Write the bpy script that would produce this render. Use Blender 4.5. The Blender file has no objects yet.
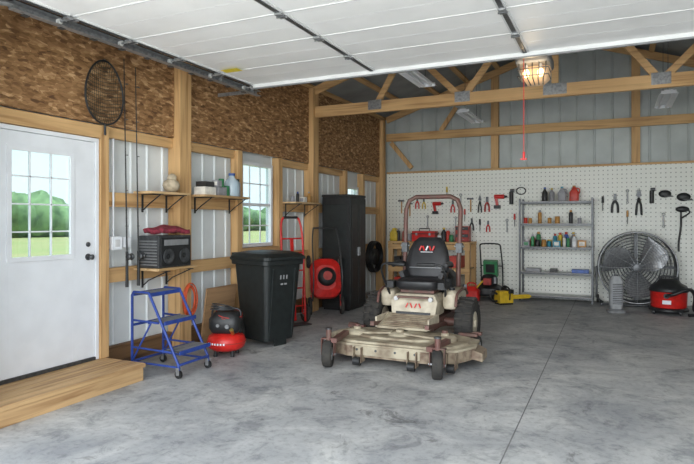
import bpy, bmesh, math, random
from mathutils import Matrix, Vector, Euler
random.seed(7)
sc = bpy.context.scene
COL = sc.collection
R = math.radians

# ---------------------------------------------------------------- materials
def newmat(name):
    m = bpy.data.materials.new(name); m.use_nodes = True
    nt = m.node_tree; b = nt.nodes['Principled BSDF']
    return m, nt, b
def N(nt, t, **kw):
    n = nt.nodes.new(t)
    for k, v in kw.items(): setattr(n, k, v)
    return n
def coords(nt, scale=(1,1,1), rot=(0,0,0)):
    tc = N(nt, 'ShaderNodeTexCoord'); mp = N(nt, 'ShaderNodeMapping')
    mp.inputs['Scale'].default_value = scale; mp.inputs['Rotation'].default_value = rot
    nt.links.new(tc.outputs['Object'], mp.inputs['Vector']); return mp.outputs['Vector']
def ramp(nt, stops, fac):
    r = N(nt, 'ShaderNodeValToRGB'); e = r.color_ramp.elements
    while len(e) < len(stops): e.new(0.5)
    for i, (p, c) in enumerate(stops):
        e[i].position = p; e[i].color = (c[0], c[1], c[2], 1)
    nt.links.new(fac, r.inputs['Fac']); return r.outputs['Color']
def bump(nt, b, h, strength=0.2, dist=0.01):
    n = N(nt, 'ShaderNodeBump'); n.inputs['Strength'].default_value = strength
    n.inputs['Distance'].default_value = dist
    nt.links.new(h, n.inputs['Height']); nt.links.new(n.outputs['Normal'], b.inputs['Normal'])
def mat(name, c, rough=0.5, metal=0.0, var=0.12, scale=14.0, c2=None):
    m, nt, b = newmat(name)
    v = coords(nt); no = N(nt, 'ShaderNodeTexNoise'); no.inputs['Scale'].default_value = scale
    no.inputs['Detail'].default_value = 4
    nt.links.new(v, no.inputs['Vector'])
    lo = c2 if c2 else tuple(x*(1-var*1.6) for x in c)
    hi = tuple(min(1, x*(1+var*0.6)) for x in c)
    nt.links.new(ramp(nt, [(0.32, lo), (0.62, hi)], no.outputs['Fac']), b.inputs['Base Color'])
    b.inputs['Roughness'].default_value = rough; b.inputs['Metallic'].default_value = metal
    return m
def wood(name, c, dark, axis='Y', scale=1.0, rough=0.65):
    m, nt, b = newmat(name)
    s = {'X': (0.7, 14, 14), 'Y': (14, 0.7, 14), 'Z': (14, 14, 0.7)}[axis]
    v = coords(nt, tuple(x*scale for x in s))
    no = N(nt, 'ShaderNodeTexNoise'); no.inputs['Scale'].default_value = 1.6
    no.inputs['Detail'].default_value = 5; no.inputs['Distortion'].default_value = 0.6
    nt.links.new(v, no.inputs['Vector'])
    v2 = coords(nt, (1.3,)*3)
    n2 = N(nt, 'ShaderNodeTexNoise'); n2.inputs['Scale'].default_value = 1.0
    nt.links.new(v2, n2.inputs['Vector'])
    c1 = ramp(nt, [(0.3, dark), (0.5, c), (0.72, tuple(min(1, x*1.15) for x in c))], no.outputs['Fac'])
    c2 = ramp(nt, [(0.3, (0.72, 0.68, 0.62)), (0.7, (1, 1, 1))], n2.outputs['Fac'])
    mx = N(nt, 'ShaderNodeMix', data_type='RGBA', blend_type='MULTIPLY')
    mx.inputs[0].default_value = 0.8
    nt.links.new(c1, mx.inputs[6]); nt.links.new(c2, mx.inputs[7])
    nt.links.new(mx.outputs[2], b.inputs['Base Color'])
    b.inputs['Roughness'].default_value = rough
    bump(nt, b, no.outputs['Fac'], 0.15, 0.004)
    return m
PINE=(0.68,0.43,0.20); PINED=(0.46,0.25,0.10)
M_pineX = wood('pine_x', PINE, PINED, 'X')
M_pineY = wood('pine_y', PINE, PINED, 'Y')
M_pineZ = wood('pine_z', PINE, PINED, 'Z')
M_skirt = wood('treated_skirt', (0.20,0.11,0.05), (0.08,0.04,0.02), 'Y')
M_stepw = wood('step_wood', (0.64,0.42,0.21), (0.38,0.21,0.09), 'Y')
M_shelfw = wood('shelf_wood', (0.66,0.46,0.25), (0.42,0.25,0.1), 'Y')
M_ply = wood('plywood', (0.45,0.27,0.14), (0.32,0.18,0.09), 'Y')

def osb():
    m, nt, b = newmat('osb')
    outs = []
    for i, (rot, sc_) in enumerate([((R(20),0,0), (1, 9, 25)), ((R(-35),0,0), (1, 10, 28)), ((R(75),0,0),(1, 9, 24))]):
        v = coords(nt, sc_, rot)
        vo = N(nt, 'ShaderNodeTexVoronoi'); vo.inputs['Scale'].default_value = 1.5
        nt.links.new(v, vo.inputs['Vector'])
        sp = N(nt, 'ShaderNodeSeparateColor'); nt.links.new(vo.outputs['Color'], sp.inputs[0])
        outs.append(sp.outputs[0])
    mixf = N(nt, 'ShaderNodeMix', data_type='FLOAT'); mixf.inputs[0].default_value = .38
    nt.links.new(outs[0], mixf.inputs[2]); nt.links.new(outs[1], mixf.inputs[3])
    mix2 = N(nt, 'ShaderNodeMix', data_type='FLOAT'); mix2.inputs[0].default_value = .33
    nt.links.new(mixf.outputs[0], mix2.inputs[2]); nt.links.new(outs[2], mix2.inputs[3])
    col = ramp(nt, [(0.12, (0.115,0.052,0.020)), (0.36, (0.235,0.118,0.045)), (0.62, (0.37,0.20,0.085)), (0.88, (0.66,0.42,0.22))], mix2.outputs[0])
    nt.links.new(col, b.inputs['Base Color']); b.inputs['Roughness'].default_value = 0.75
    return m
M_osb = osb()

def concrete():
    m, nt, b = newmat('concrete_floor')
    v = coords(nt)
    def noise(s, det=6, dist=0.0, rough=0.6):
        n = N(nt, 'ShaderNodeTexNoise'); n.inputs['Scale'].default_value = s; n.inputs['Detail'].default_value = det
        n.inputs['Distortion'].default_value = dist; n.inputs['Roughness'].default_value = rough
        nt.links.new(v, n.inputs['Vector']); return n.outputs['Fac']
    big = ramp(nt, [(0.32, (0.31,0.32,0.335)), (0.5, (0.45,0.455,0.455)), (0.66, (0.61,0.61,0.59))], noise(1.2, 8, 1.0, .68))
    med = ramp(nt, [(0.37, (0.52,0.53,0.55)), (0.47, (0.88,0.88,0.88)), (0.68, (1,1,1))], noise(3.6, 9, 0.8, 0.74))
    sm = ramp(nt, [(0.36, (0.60,0.60,0.60)), (0.5, (1,1,1))], noise(18, 8, .3, .72))
    st = ramp(nt, [(0.345, (0.36,0.35,0.34)), (0.395, (1,1,1))], noise(2.3, 9, 0.7, 0.75))
    cur = big
    for o, f in ((med, .85), (sm, .6), (st, .65)):
        mx = N(nt, 'ShaderNodeMix', data_type='RGBA', blend_type='MULTIPLY'); mx.inputs[0].default_value = f
        nt.links.new(cur, mx.inputs[6]); nt.links.new(o, mx.inputs[7]); cur = mx.outputs[2]
    sep = N(nt, 'ShaderNodeSeparateXYZ'); nt.links.new(v, sep.inputs[0])
    masks = []
    for out, val in ((0, -0.61), (1, 6.95)):
        c = N(nt, 'ShaderNodeMath', operation='COMPARE'); nt.links.new(sep.outputs[out], c.inputs[0])
        c.inputs[1].default_value = val; c.inputs[2].default_value = 0.0045; masks.append(c.outputs[0])
    mm = N(nt, 'ShaderNodeMath', operation='MAXIMUM'); nt.links.new(masks[0], mm.inputs[0]); nt.links.new(masks[1], mm.inputs[1])
    mx = N(nt, 'ShaderNodeMix', data_type='RGBA'); nt.links.new(mm.outputs[0], mx.inputs[0])
    nt.links.new(cur, mx.inputs[6]); mx.inputs[7].default_value = (0.15, 0.15, 0.15, 1)
    nt.links.new(mx.outputs[2], b.inputs['Base Color'])
    rr = ramp(nt, [(0.3, (0.45,)*3), (0.7, (0.72,)*3)], noise(2.0, 5, 1))
    nt.links.new(rr, b.inputs['Roughness'])
    bump(nt, b, noise(30, 5), 0.08, 0.004)
    return m
M_conc = concrete()

def pegboard():
    m, nt, b = newmat('pegboard_white')
    v = coords(nt)
    sep = N(nt, 'ShaderNodeSeparateXYZ'); nt.links.new(v, sep.inputs[0])
    sq = []
    for o in (0, 2):
        f = N(nt, 'ShaderNodeMath', operation='PINGPONG'); nt.links.new(sep.outputs[o], f.inputs[0]); f.inputs[1].default_value = 0.0381
        p = N(nt, 'ShaderNodeMath', operation='POWER'); nt.links.new(f.outputs[0], p.inputs[0]); p.inputs[1].default_value = 2
        sq.append(p.outputs[0])
    a = N(nt, 'ShaderNodeMath', operation='ADD'); nt.links.new(sq[0], a.inputs[0]); nt.links.new(sq[1], a.inputs[1])
    l = N(nt, 'ShaderNodeMath', operation='LESS_THAN'); nt.links.new(a.outputs[0], l.inputs[0]); l.inputs[1].default_value = 0.0105**2
    mx = N(nt, 'ShaderNodeMix', data_type='RGBA'); nt.links.new(l.outputs[0], mx.inputs[0])
    mx.inputs[6].default_value = (0.88, 0.89, 0.82, 1); mx.inputs[7].default_value = (0.36, 0.36, 0.32, 1)
    nt.links.new(mx.outputs[2], b.inputs['Base Color']); b.inputs['Roughness'].default_value = 0.5
    return m
M_peg = pegboard()
M_siding = mat('white_steel_siding', (0.76,0.80,0.81), 0.45, 0.0, 0.04, 3)
M_galv = mat('galvalume_siding', (0.47,0.51,0.50), 0.5, 0.1, 0.10, 2)
M_roofm = mat('roof_underside_steel', (0.28,0.30,0.31), 0.5, 0.2, 0.15, 2)
M_white = mat('white_paint', (0.81,0.83,0.86), 0.45, 0, 0.03, 5)
M_doorw = mat('overhead_door_white', (0.91,0.91,0.90), 0.5, 0, 0.03, 3)
M_doorl = mat('overhead_door_seam', (0.70,0.71,0.71), 0.5, 0, 0.04, 3)
M_steel = mat('galvanised_steel', (0.38,0.39,0.40), 0.4, 0.7, 0.2, 30)
M_dsteel = mat('dark_steel', (0.10,0.105,0.11), 0.4, 0.6, 0.2, 25)
M_black = mat('black_plastic', (0.018,0.019,0.02), 0.45, 0, 0.2)
M_rub = mat('rubber', (0.022,0.021,0.02), 0.85, 0, 0.3, c2=(0.05,0.045,0.038))
M_bin = mat('bin_plastic', (0.014,0.018,0.018), 0.5, 0, 0.2)
M_red = mat('red_paint', (0.62,0.02,0.015), 0.35, 0, 0.12)
M_dred = mat('dull_red', (0.40,0.04,0.03), 0.5, 0, 0.2)
M_blue = mat('blue_paint', (0.025,0.06,0.28), 0.4, 0, 0.15)
M_yel = mat('yellow_paint', (0.75,0.50,0.03), 0.45, 0, 0.12)
M_tan = mat('mower_tan_dirty', (0.42,0.37,0.27), 0.65, 0, 0.2, 6, c2=(0.22,0.17,0.115))
M_deckside = mat('mower_deck_skirt', (0.30,0.24,0.17), 0.7, 0, 0.2, 12, c2=(0.15,0.095,0.065))
M_beige = mat('mower_beige', (0.58,0.52,0.40), 0.5, 0, 0.12, 8, c2=(0.40,0.34,0.25))
M_maroon = mat('mower_maroon', (0.14,0.06,0.05), 0.5, 0.1, 0.2, 15, c2=(0.13,0.085,0.065))
M_grey = mat('grey_plastic', (0.35,0.36,0.37), 0.5, 0, 0.1)
M_mgrey = mat('mid_grey_plastic', (0.22,0.225,0.23), 0.5, 0, 0.1)
M_lgrey = mat('light_grey', (0.6,0.6,0.6), 0.5, 0, 0.1)
M_cloth = mat('red_cloth', (0.25,0.03,0.05), 0.95, 0, 0.3, 30)
M_beigebag = mat('beige_sack', (0.50,0.42,0.30), 0.9, 0, 0.2, 20)
M_vinyl = mat('black_vinyl', (0.02,0.02,0.022), 0.4, 0, 0.2)
M_brass = mat('brass', (0.5,0.38,0.12), 0.35, 0.9, 0.1)
M_orange = mat('orange_cord', (0.65,0.10,0.03), 0.5, 0, 0.1)
M_net = mat('net_mesh', (0.03,0.04,0.03), 0.8, 0, 0.2)
M_grass = mat('grass', (0.24,0.28,0.10), 0.9, 0, 0.3, 0.3, c2=(0.36,0.34,0.16))
M_gravel = mat('gravel', (0.66,0.65,0.62), 0.9, 0, 0.2, 3)
M_leaf = mat('foliage', (0.16,0.26,0.12), 0.9, 0, 0.5, 0.9, c2=(0.06,0.12,0.06))
M_stick = mat('yellow_label', (0.8,0.65,0.05), 0.6, 0, 0.05)
cols = [(0.6,0.05,0.03),(0.05,0.12,0.4),(0.75,0.72,0.65),(0.03,0.03,0.03),(0.7,0.5,0.05),(0.05,0.25,0.10),(0.3,0.3,0.32),(0.5,0.25,0.06),(0.8,0.8,0.8),(0.02,0.25,0.35)]
M_it = [mat('supply_colour_%d' % i, c, 0.45, 0, 0.15) for i, c in enumerate(cols)]
def glass():
    m = bpy.data.materials.new('window_glass'); m.use_nodes = True; nt = m.node_tree
    nt.nodes.clear(); o = N(nt, 'ShaderNodeOutputMaterial'); t = N(nt, 'ShaderNodeBsdfTransparent'); g = N(nt, 'ShaderNodeBsdfGlossy')
    g.inputs['Roughness'].default_value = 0.02; mx = N(nt, 'ShaderNodeMixShader'); mx.inputs[0].default_value = 0.08
    t.inputs['Color'].default_value = (0.76,0.83,0.84,1)
    nt.links.new(t.outputs[0], mx.inputs[1]); nt.links.new(g.outputs[0], mx.inputs[2]); nt.links.new(mx.outputs[0], o.inputs[0])
    return m
M_glass = glass()
def jug():
    m, nt, b = newmat('clear_plastic'); b.inputs['Base Color'].default_value = (0.6,0.75,0.85,1)
    b.inputs['Roughness'].default_value = 0.2; b.inputs['Alpha'].default_value = 0.6; return m
M_jug = jug()
def emis(name, c, s):
    m, nt, b = newmat(name); b.inputs['Emission Color'].default_value = (*c, 1); b.inputs['Emission Strength'].default_value = s
    b.inputs['Base Color'].default_value = (*c, 1); return m
M_bulb = emis('warm_lit_bulb', (1.0, 0.66, 0.30), 4)
M_lens = emis('warm_lens', (0.62, 0.42, 0.25), 0.25)

# ---------------------------------------------------------------- mesh builder
class B:
    def __init__(s, name, bevel=0.0):
        s.name = name; s.V = []; s.F = []; s.MI = []; s.SM = []; s.mats = []; s.T = Matrix.Identity(4); s.bevel = bevel
    def add(s, vs, fs, m, smooth=False):
        if m not in s.mats: s.mats.append(m)
        k = s.mats.index(m); o = len(s.V)
        s.V += [tuple(s.T @ Vector(v)) for v in vs]
        for f in fs: s.F.append([o+i for i in f]); s.MI.append(k); s.SM.append(smooth)
    def box(s, c, d, m, rot=None):
        M = Matrix.Translation(c)
        if rot: M = M @ Euler([R(a) for a in rot]).to_matrix().to_4x4()
        x, y, z = d[0]/2, d[1]/2, d[2]/2
        vs = [M @ Vector(p) for p in [(-x,-y,-z),(x,-y,-z),(x,y,-z),(-x,y,-z),(-x,-y,z),(x,-y,z),(x,y,z),(-x,y,z)]]
        s.add(vs, [(3,2,1,0),(4,5,6,7),(0,1,5,4),(1,2,6,5),(2,3,7,6),(3,0,4,7)], m)
    def bb(s, x0, x1, y0, y1, z0, z1, m):
        s.box(((x0+x1)/2,(y0+y1)/2,(z0+z1)/2), (abs(x1-x0),abs(y1-y0),abs(z1-z0)), m)
    def loft(s, rings, m, smooth=False, caps=True, closed=False):
        n = len(rings[0]); vs = [p for r in rings for p in r]; fs = []
        K = len(rings)
        for k in range(K if closed else K-1):
            a = k*n; b2 = ((k+1) % K)*n
            for i in range(n):
                j = (i+1) % n; fs.append((a+i, a+j, b2+j, b2+i))
        if caps and not closed:
            fs.append(tuple(reversed(range(n)))); fs.append(tuple((K-1)*n+i for i in range(n)))
        s.add(vs, fs, m, smooth)
    def frame(s, d):
        d = Vector(d).normalized(); u = Vector((0,0,1)) if abs(d.z) < 0.9 else Vector((1,0,0))
        a = d.cross(u).normalized(); return a, d.cross(a).normalized(), d
    def lathe(s, prof, o, axis, m, seg=24, smooth=True, caps=True):
        a, b2, d = s.frame(axis); o = Vector(o); rings = []
        for r, z in prof:
            rings.append([o + d*z + (a*math.cos(t)+b2*math.sin(t))*max(r, 1e-4) for t in [2*math.pi*i/seg for i in range(seg)]])
        s.loft(rings, m, smooth, caps)
    def cyl(s, p0, p1, r, m, r1=None, seg=14):
        p0 = Vector(p0); p1 = Vector(p1); L = (p1-p0).length
        if L < 1e-6: return
        a, b2, d = s.frame(p1-p0); r1 = r if r1 is None else r1
        n = seg; A = [p0+(a*math.cos(2*math.pi*i/n)+b2*math.sin(2*math.pi*i/n))*r for i in range(n)]
        C = [p1+(a*math.cos(2*math.pi*i/n)+b2*math.sin(2*math.pi*i/n))*r1 for i in range(n)]
        s.add(A+C, [(i,(i+1)%n,n+(i+1)%n,n+i) for i in range(n)], m, True)
        s.add(A, [tuple(reversed(range(n)))], m); s.add(C, [tuple(range(n))], m)
    def tube(s, pts, r, m, seg=8, closed=False, sub=0):
        P = [Vector(p) for p in pts]
        if sub:
            Q = []; n = len(P)
            for i in range(n if closed else n-1):
                p0 = P[(i-1) % n] if (closed or i > 0) else P[0]; p1 = P[i]; p2 = P[(i+1) % n]
                p3 = P[(i+2) % n] if (closed or i+2 < n) else P[-1]
                for k in range(sub):
                    t = k/sub
                    Q.append(0.5*((2*p1)+(-p0+p2)*t+(2*p0-5*p1+4*p2-p3)*t*t+(-p0+3*p1-3*p2+p3)*t**3))
            if not closed: Q.append(P[-1])
            P = Q
        n = len(P); rings = []; prev = None
        for i in range(n):
            if closed: d = P[(i+1) % n]-P[i-1]
            else: d = P[min(i+1, n-1)]-P[max(i-1, 0)]
            d.normalize()
            if prev is None:
                a, b2, _ = s.frame(d)
            else:
                a = prev - d*prev.dot(d)
                if a.length < 1e-5: a = s.frame(d)[0]
                a.normalize(); b2 = d.cross(a)
            prev = a
            rings.append([P[i]+(a*math.cos(2*math.pi*k/seg)+b2*math.sin(2*math.pi*k/seg))*r for k in range(seg)])
        s.loft(rings, m, True, True, closed)
    def torus(s, c, axis, Rr, r, m, seg=32, rs=8, sx=1, sy=1):
        a, b2, d = s.frame(axis); c = Vector(c)
        s.tube([c+a*math.cos(2*math.pi*i/seg)*Rr*sx+b2*math.sin(2*math.pi*i/seg)*Rr*sy for i in range(seg)], r, m, rs, True)
    def ell(s, c, r, m, seg=16, rings=10, rot=None, jit=0):
        M = Matrix.Translation(c)
        if rot: M = M @ Euler([R(a) for a in rot]).to_matrix().to_4x4()
        rg = []
        for k in range(rings+1):
            ph = math.pi*k/rings
            ring = []
            for i in range(seg):
                t = 2*math.pi*i/seg; q = 1+random.uniform(-jit, jit)
                ring.append(M @ Vector((r[0]*q*max(math.sin(ph), .02)*math.cos(t), r[1]*q*max(math.sin(ph), .02)*math.sin(t), -r[2]*q*math.cos(ph))))
            rg.append(ring)
        s.loft(rg, m, True, True)
    def prism(s, poly, ax, a, b2, m):
        def P(u, v, w):
            return {'X': (w,u,v), 'Y': (u,w,v), 'Z': (u,v,w)}[ax]
        s.loft([[P(u, v, a) for u, v in poly], [P(u, v, b2) for u, v in poly]], m)
    def rr(s, w, d, r, z, cx=0, cy=0, k=5):
        out = []
        for qx, qy, st in ((1,1,0),(-1,1,90),(-1,-1,180),(1,-1,270)):
            for i in range(k):
                t = R(st+90*i/(k-1)); out.append((cx+qx*(w/2-r)+r*math.cos(t), cy+qy*(d/2-r)+r*math.sin(t), z))
        return out
    def wheel(s, c, axis, Rr, w, mt, mh, hub=0.5, lugs=0):
        a, b2, d = s.frame(axis); c = Vector(c); h = w/2
        s.lathe([(Rr*hub,-h*.8),(Rr*.8,-h),(Rr*.95,-h*.85),(Rr,-h*.5),(Rr,h*.5),(Rr*.95,h*.85),(Rr*.8,h),(Rr*hub,h*.8)], c, d, mt, 28)
        s.lathe([(Rr*hub,-h*.82),(Rr*hub*.9,-h*.5),(Rr*.18,-h*.45),(Rr*.16,-h*.95),(.01,-h*.95)], c, d, mh, 20)
        s.lathe([(Rr*hub,h*.82),(Rr*hub*.9,h*.5),(Rr*.18,h*.45),(Rr*.16,h*.95),(.01,h*.95)], c, d, mh, 20)
        for i in range(lugs):
            t = 2*math.pi*i/lugs; rad = a*math.cos(t)+b2*math.sin(t); tan = -a*math.sin(t)+b2*math.cos(t)
            for sg in (-1, 1):
                o = c+rad*Rr+d*sg*h*.45+tan*sg*0.006
                e = [o+rad*x*.012+tan*y*.012+d*z*h*.42 for x in (-1,1) for y in (-1,1) for z in (-1,1)]
                s.add(e, [(0,1,3,2),(4,6,7,5),(0,4,5,1),(2,3,7,6),(0,2,6,4),(1,5,7,3)], mt)
    def done(s, loc=(0,0,0), rot=0, parent=None):
        me = bpy.data.meshes.new(s.name); me.from_pydata(s.V, [], s.F)
        for m in s.mats: me.materials.append(m)
        me.polygons.foreach_set('material_index', s.MI); me.polygons.foreach_set('use_smooth', s.SM)
        bm = bmesh.new(); bm.from_mesh(me); bmesh.ops.recalc_face_normals(bm, faces=bm.faces); bm.to_mesh(me); bm.free()
        ob = bpy.data.objects.new(s.name, me); COL.objects.link(ob)
        ob.location = loc; ob.rotation_euler = (0, 0, R(rot))
        if s.bevel:
            md = ob.modifiers.new('bevel', 'BEVEL'); md.width = s.bevel; md.segments = 2; md.limit_method = 'ANGLE'; md.angle_limit = R(50)
        return ob

# ---------------------------------------------------------------- constants
XW, XR, YB, YF = -4.36, 2.96, 11.34, 2.30
RX, EZ, SL = -0.70, 3.60, 0.336
def roofz(x): return EZ + SL*((x-(-4.6)) if x < RX else (-(x-RX)+(RX+4.6)))

# ---------------------------------------------------------------- shell
b = B('floor'); b.bb(-4.7, 3.2, YF-0.1, 11.6, -0.15, 0, M_conc); b.done()
b = B('driveway_gravel'); b.bb(-9, 9, -16, YF-0.1, -0.16, -0.04, M_gravel); b.done()
b = B('ground_grass'); b.bb(-120, 120, -80, 140, -0.4, -0.17, M_grass); b.done()

def ribbed(b, axis, c, a0, a1, z0, z1, m, out=1, pitch=0.2286, topf=None):
    n = int((a1-a0)/pitch)+1
    for i in range(n):
        p = a0+i*pitch
        if p > a1-0.02: break
        zt = z1 if topf is None else topf(p)
        poly = [(p-0.022, c), (p-0.010, c+0.014*out), (p+0.010, c+0.014*out), (p+0.022, c)]
        rings = []
        for z in (z0, zt):
            rings.append([(v, u, z) if axis == 'Y' else (u, v, z) for u, v in poly])
        b.loft(rings, m)
W1 = (6.27, 7.04, 1.10, 2.25); W2 = (9.50, 10.12, 1.10, 2.10); D1 = (2.80, 3.88, 0.16, 2.22)
b = B('wall_left')
xs0, xs1 = -4.56, -4.53
def wl(y0, y1, z0, z1, m=M_siding): b.bb(xs0, xs1, y0, y1, z0, z1, m)
wl(YF, D1[0], 0, 3.6); wl(D1[0], D1[1], D1[3], 3.6); wl(D1[0], D1[1], 0, D1[2])
wl(D1[1], W1[0], 0, 3.6); wl(W1[0], W1[1], 0, W1[2]); wl(W1[0], W1[1], W1[3], 3.6)
wl(W1[1], W2[0], 0, 3.6); wl(W2[0], W2[1], 0, W2[2]); wl(W2[0], W2[1], W2[3], 3.6); wl(W2[1], YB+0.2, 0, 3.6)
for (a0, a1) in ((YF, D1[0]), (D1[1]+.1, W1[0]-.05), (W1[1]+.1, W2[0]-.05), (W2[1]+.1, YB)):
    ribbed(b, 'Y', xs1, a0, a1, 0.0, 2.4, M_siding)
ribbed(b, 'Y', xs1, W1[0]+.05, W1[1], 0.0, W1[2], M_siding); ribbed(b, 'Y', xs1, W2[0]+.05, W2[1], 0.0, W2[2], M_siding)
b.done()
b = B('osb_paneling')
for y0, y1 in ((YF, 4.94), (5.16, 8.04), (8.26, 11.1)):
    y = y0
    while y < y1-0.02:
        e = min(y+2.44, y1); b.bb(-4.42, -4.405, y+0.003, e-0.003, 2.37, 3.57, M_osb); y = e
b.done()
b = B('wall_right'); b.bb(XR+0.1, XR+0.14, YF, YB+.2, 0, 3.6, M_siding); ribbed(b, 'Y', XR+.1, YF, YB, 0, 3.6, M_siding, -1); b.done()
b = B('wall_back')
gab = [(-4.56,0),(XR+.12,0),(XR+.12,roofz(XR+.12)),(RX,roofz(RX)),(-4.56,roofz(-4.56))]
b.prism(gab, 'Y', YB+0.15, YB+0.18, M_galv)
ribbed(b, 'X', YB+0.15, -4.5, XR, 2.4, 3, M_galv, -1, 0.3, topf=lambda p: roofz(p)-0.02)
b.done()
b = B('wall_front')
b.bb(-4.56, -3.82, YF-0.15, YF, 0, 3.6, M_white); b.bb(2.36, XR+.1, YF-0.15, YF, 0, 3.6, M_white)
b.prism([(-4.56,3.02),(XR+.12,3.02),(XR+.12,roofz(XR+.12)),(RX,roofz(RX)),(-4.56,roofz(-4.56))], 'Y', YF-0.15, YF, M_white)
b.done()
b = B('ceiling')
for s_ in (-1, 1):
    xe = -4.9 if s_ < 0 else 3.5
    b.prism([(RX, roofz(RX)), (xe, roofz(xe)), (xe, roofz(xe)+0.04), (RX, roofz(RX)+0.04)], 'Y', YF-0.5, YB+0.5, M_roofm)
b.done()
b = B('roof_purlins')
for k in range(7):
    for s_ in (-1, 1):
        x = RX+s_*(0.12+k*0.6); z = roofz(x)-0.047
        b.box((x, (YF+YB)/2+.05, z), (0.09, YB-YF+.1, 0.04), M_pineY, (0, s_*math.degrees(math.atan(SL)), 0))
b.done()

def post(x0, x1, y0, y1, z1):
    b = B('wall_post', 0.004); b.bb(x0, x1, y0, y1, 0, z1, M_pineZ)
    b.done()
for y in (4.95, 8.05): post(-4.50, -4.33, y, y+0.19, 3.58)
post(-4.50, -4.335, 11.12, 11.27, 3.55)
for y in (4.95, 8.05): post(XR-.08, XR+.08, y, y+0.19, 3.58)
for x in (-2.09, 0.375):
    b = B('gable_post', 0.003); b.bb(x-.07, x+.07, YB+.005, YB+0.13, 2.485, roofz(x)-.1, M_pineZ); b.done()
b = B('pegboard'); b.bb(-4.33, XR, YB-0.02, YB, 0.0, 2.44, M_peg); b.done()
b = B('trim_pegboard_cap', 0.003); b.bb(-4.33, XR, YB-0.02, YB+.06, 2.442, 2.48, M_pineX); b.done()
b = B('corner_brace', 0.003)
b.box((-4.03, YB+.06, 2.83), (0.09, .04, 0.72), M_pineZ, (0, -40, 0))
b.done()
b = B('wall_girts', 0.003)
g0, g1 = -4.50, -4.42
segs = ((3.99, 4.95), (5.14, 6.10), (7.20, 8.05), (8.24, 9.35), (10.26, 11.12))
for y0, y1 in segs:
    for z in (0.92, 1.66): b.bb(g0, g1, y0, y1, z-.07, z+.07, M_pineY)
    b.bb(g0, -4.43, y0, y1, 2.26, 2.365, M_pineY)
b.bb(g0, g1, 6.2, 7.1, .85, .99, M_pineY)
b.done()
b = B('baseboard_left', 0.003)
for y0, y1 in ((3.99, 4.95), (5.14, 6.10), (6.20, 7.10), (7.20, 8.05), (8.24, 9.35)): b.bb(g0, -4.44, y0, y1, 0, 0.22, M_skirt)
b.done()
b = B('window_studs', 0.003)
for y in (6.10, 7.10, 9.36, 10.16): b.bb(-4.50, -4.38, y, y+.10, 0, 2.365, M_pineZ)
for w in (W1, W2): b.bb(-4.50, -4.38, w[0]-.06, w[1]+.05, w[2]-.10, w[2]-.01, M_pineY)
b.done()

def window(name, y0, y1, z0, z1, cols=3, rows=4):
    b = B(name, 0.003); f = 0.045; x0, x1 = -4.54, -4.45
    b.bb(x0, x1, y0, y0+f, z0, z1, M_white); b.bb(x0, x1, y1-f, y1, z0, z1, M_white)
    b.bb(x0, x1, y0+f, y1-f, z0, z0+f, M_white); b.bb(x0, x1, y0+f, y1-f, z1-f, z1, M_white)
    zm = (z0+z1)/2; b.bb(x0+.02, x1-.015, y0+f, y1-f, zm-.02, zm+.02, M_white)
    for i in range(1, cols):
        y = y0+(y1-y0)*i/cols; b.bb(-4.505, -4.49, y-.008, y+.008, z0+f, z1-f, M_white)
    for i in range(1, rows):
        z = z0+(z1-z0)*i/rows; b.bb(-4.505, -4.49, y0+f, y1-f, z-.008, z+.008, M_white)
    b.bb(-4.499, -4.496, y0+f, y1-f, z0+f, z1-f, M_glass)
    b.done()
window('window_1', *W1); window('window_2', *W2)

b = B('door_1', 0.003)
y0, y1, z0, z1 = 2.86, 3.84, 0.19, 2.18
L = (3.00, 3.60, 1.13, 2.05); xa, xb = -4.42, -4.375
b.bb(xa, xb, y0, L[0], z0, z1, M_white); b.bb(xa, xb, L[1], y1, z0, z1, M_white)
b.bb(xa, xb, L[0], L[1], z0, L[2], M_white); b.bb(xa, xb, L[0], L[1], L[3], z1, M_white)
for (p, q, r_, s_) in ((L[0]-.015, L[0]+.025, L[2]-.015, L[3]+.015), (L[1]-.025, L[1]+.015, L[2]-.015, L[3]+.015)):
    b.bb(xb-.01, xb+.012, p, q, r_, s_, M_white)
b.bb(xb-.01, xb+.012, L[0]+.025, L[1]-.025, L[2]-.015, L[2]+.025, M_white); b.bb(xb-.01, xb+.012, L[0]+.025, L[1]-.025, L[3]-.025, L[3]+.015, M_white)
for i in (1, 2):
    y = L[0]+(L[1]-L[0])*i/3; b.bb(-4.405, -4.385, y-.006, y+.006, L[2], L[3], M_white)
for i in (1, 2, 3):
    z = L[2]+(L[3]-L[2])*i/4; b.bb(-4.405, -4.385, L[0], L[1], z-.006, z+.006, M_white)
b.bb(-4.397, -4.394, L[0], L[1], L[2], L[3], M_glass)
for z, r_ in ((1.12, .030), (1.235, .022)):
    b.lathe([(r_,0),(r_,.012),(.012,.014),(.012,.035),(r_*.8,.045),(r_*.85,.06),(r_*.5,.07),(.001,.072)] if r_ > .025 else [(r_,0),(r_,.012),(.006,.014),(.006,.03),(.001,.03)], (xb, 3.765, z), (1,0,0), M_dsteel, 16)
for z in (0.4, 1.2, 1.95): b.cyl((xb+.004, y0-.004, z-.05), (xb+.004, y0-.004, z+.05), .008, M_steel)
b.done()
b = B('trim_door_frame', 0.003)
b.bb(-4.55, -4.36, 3.845, 3.88, .16, 2.22, M_white); b.bb(-4.55, -4.36, 2.82, 2.855, .16, 2.22, M_white); b.bb(-4.55, -4.36, 2.855, 3.845, 2.183, 2.22, M_white)
b.bb(-4.50, -4.345, 3.885, 3.985, 0.16, 2.35, M_pineZ); b.bb(-4.50, -4.345, 2.70, 2.81, 0.16, 2.35, M_pineZ)
b.bb(-4.50, -4.34, 2.81, 3.885, 2.225, 2.345, M_pineY)
b.bb(-4.55, -4.36, 2.855, 3.845, .158, .188, M_dsteel)
b.done()
b = B('door_step', 0.004)
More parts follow.
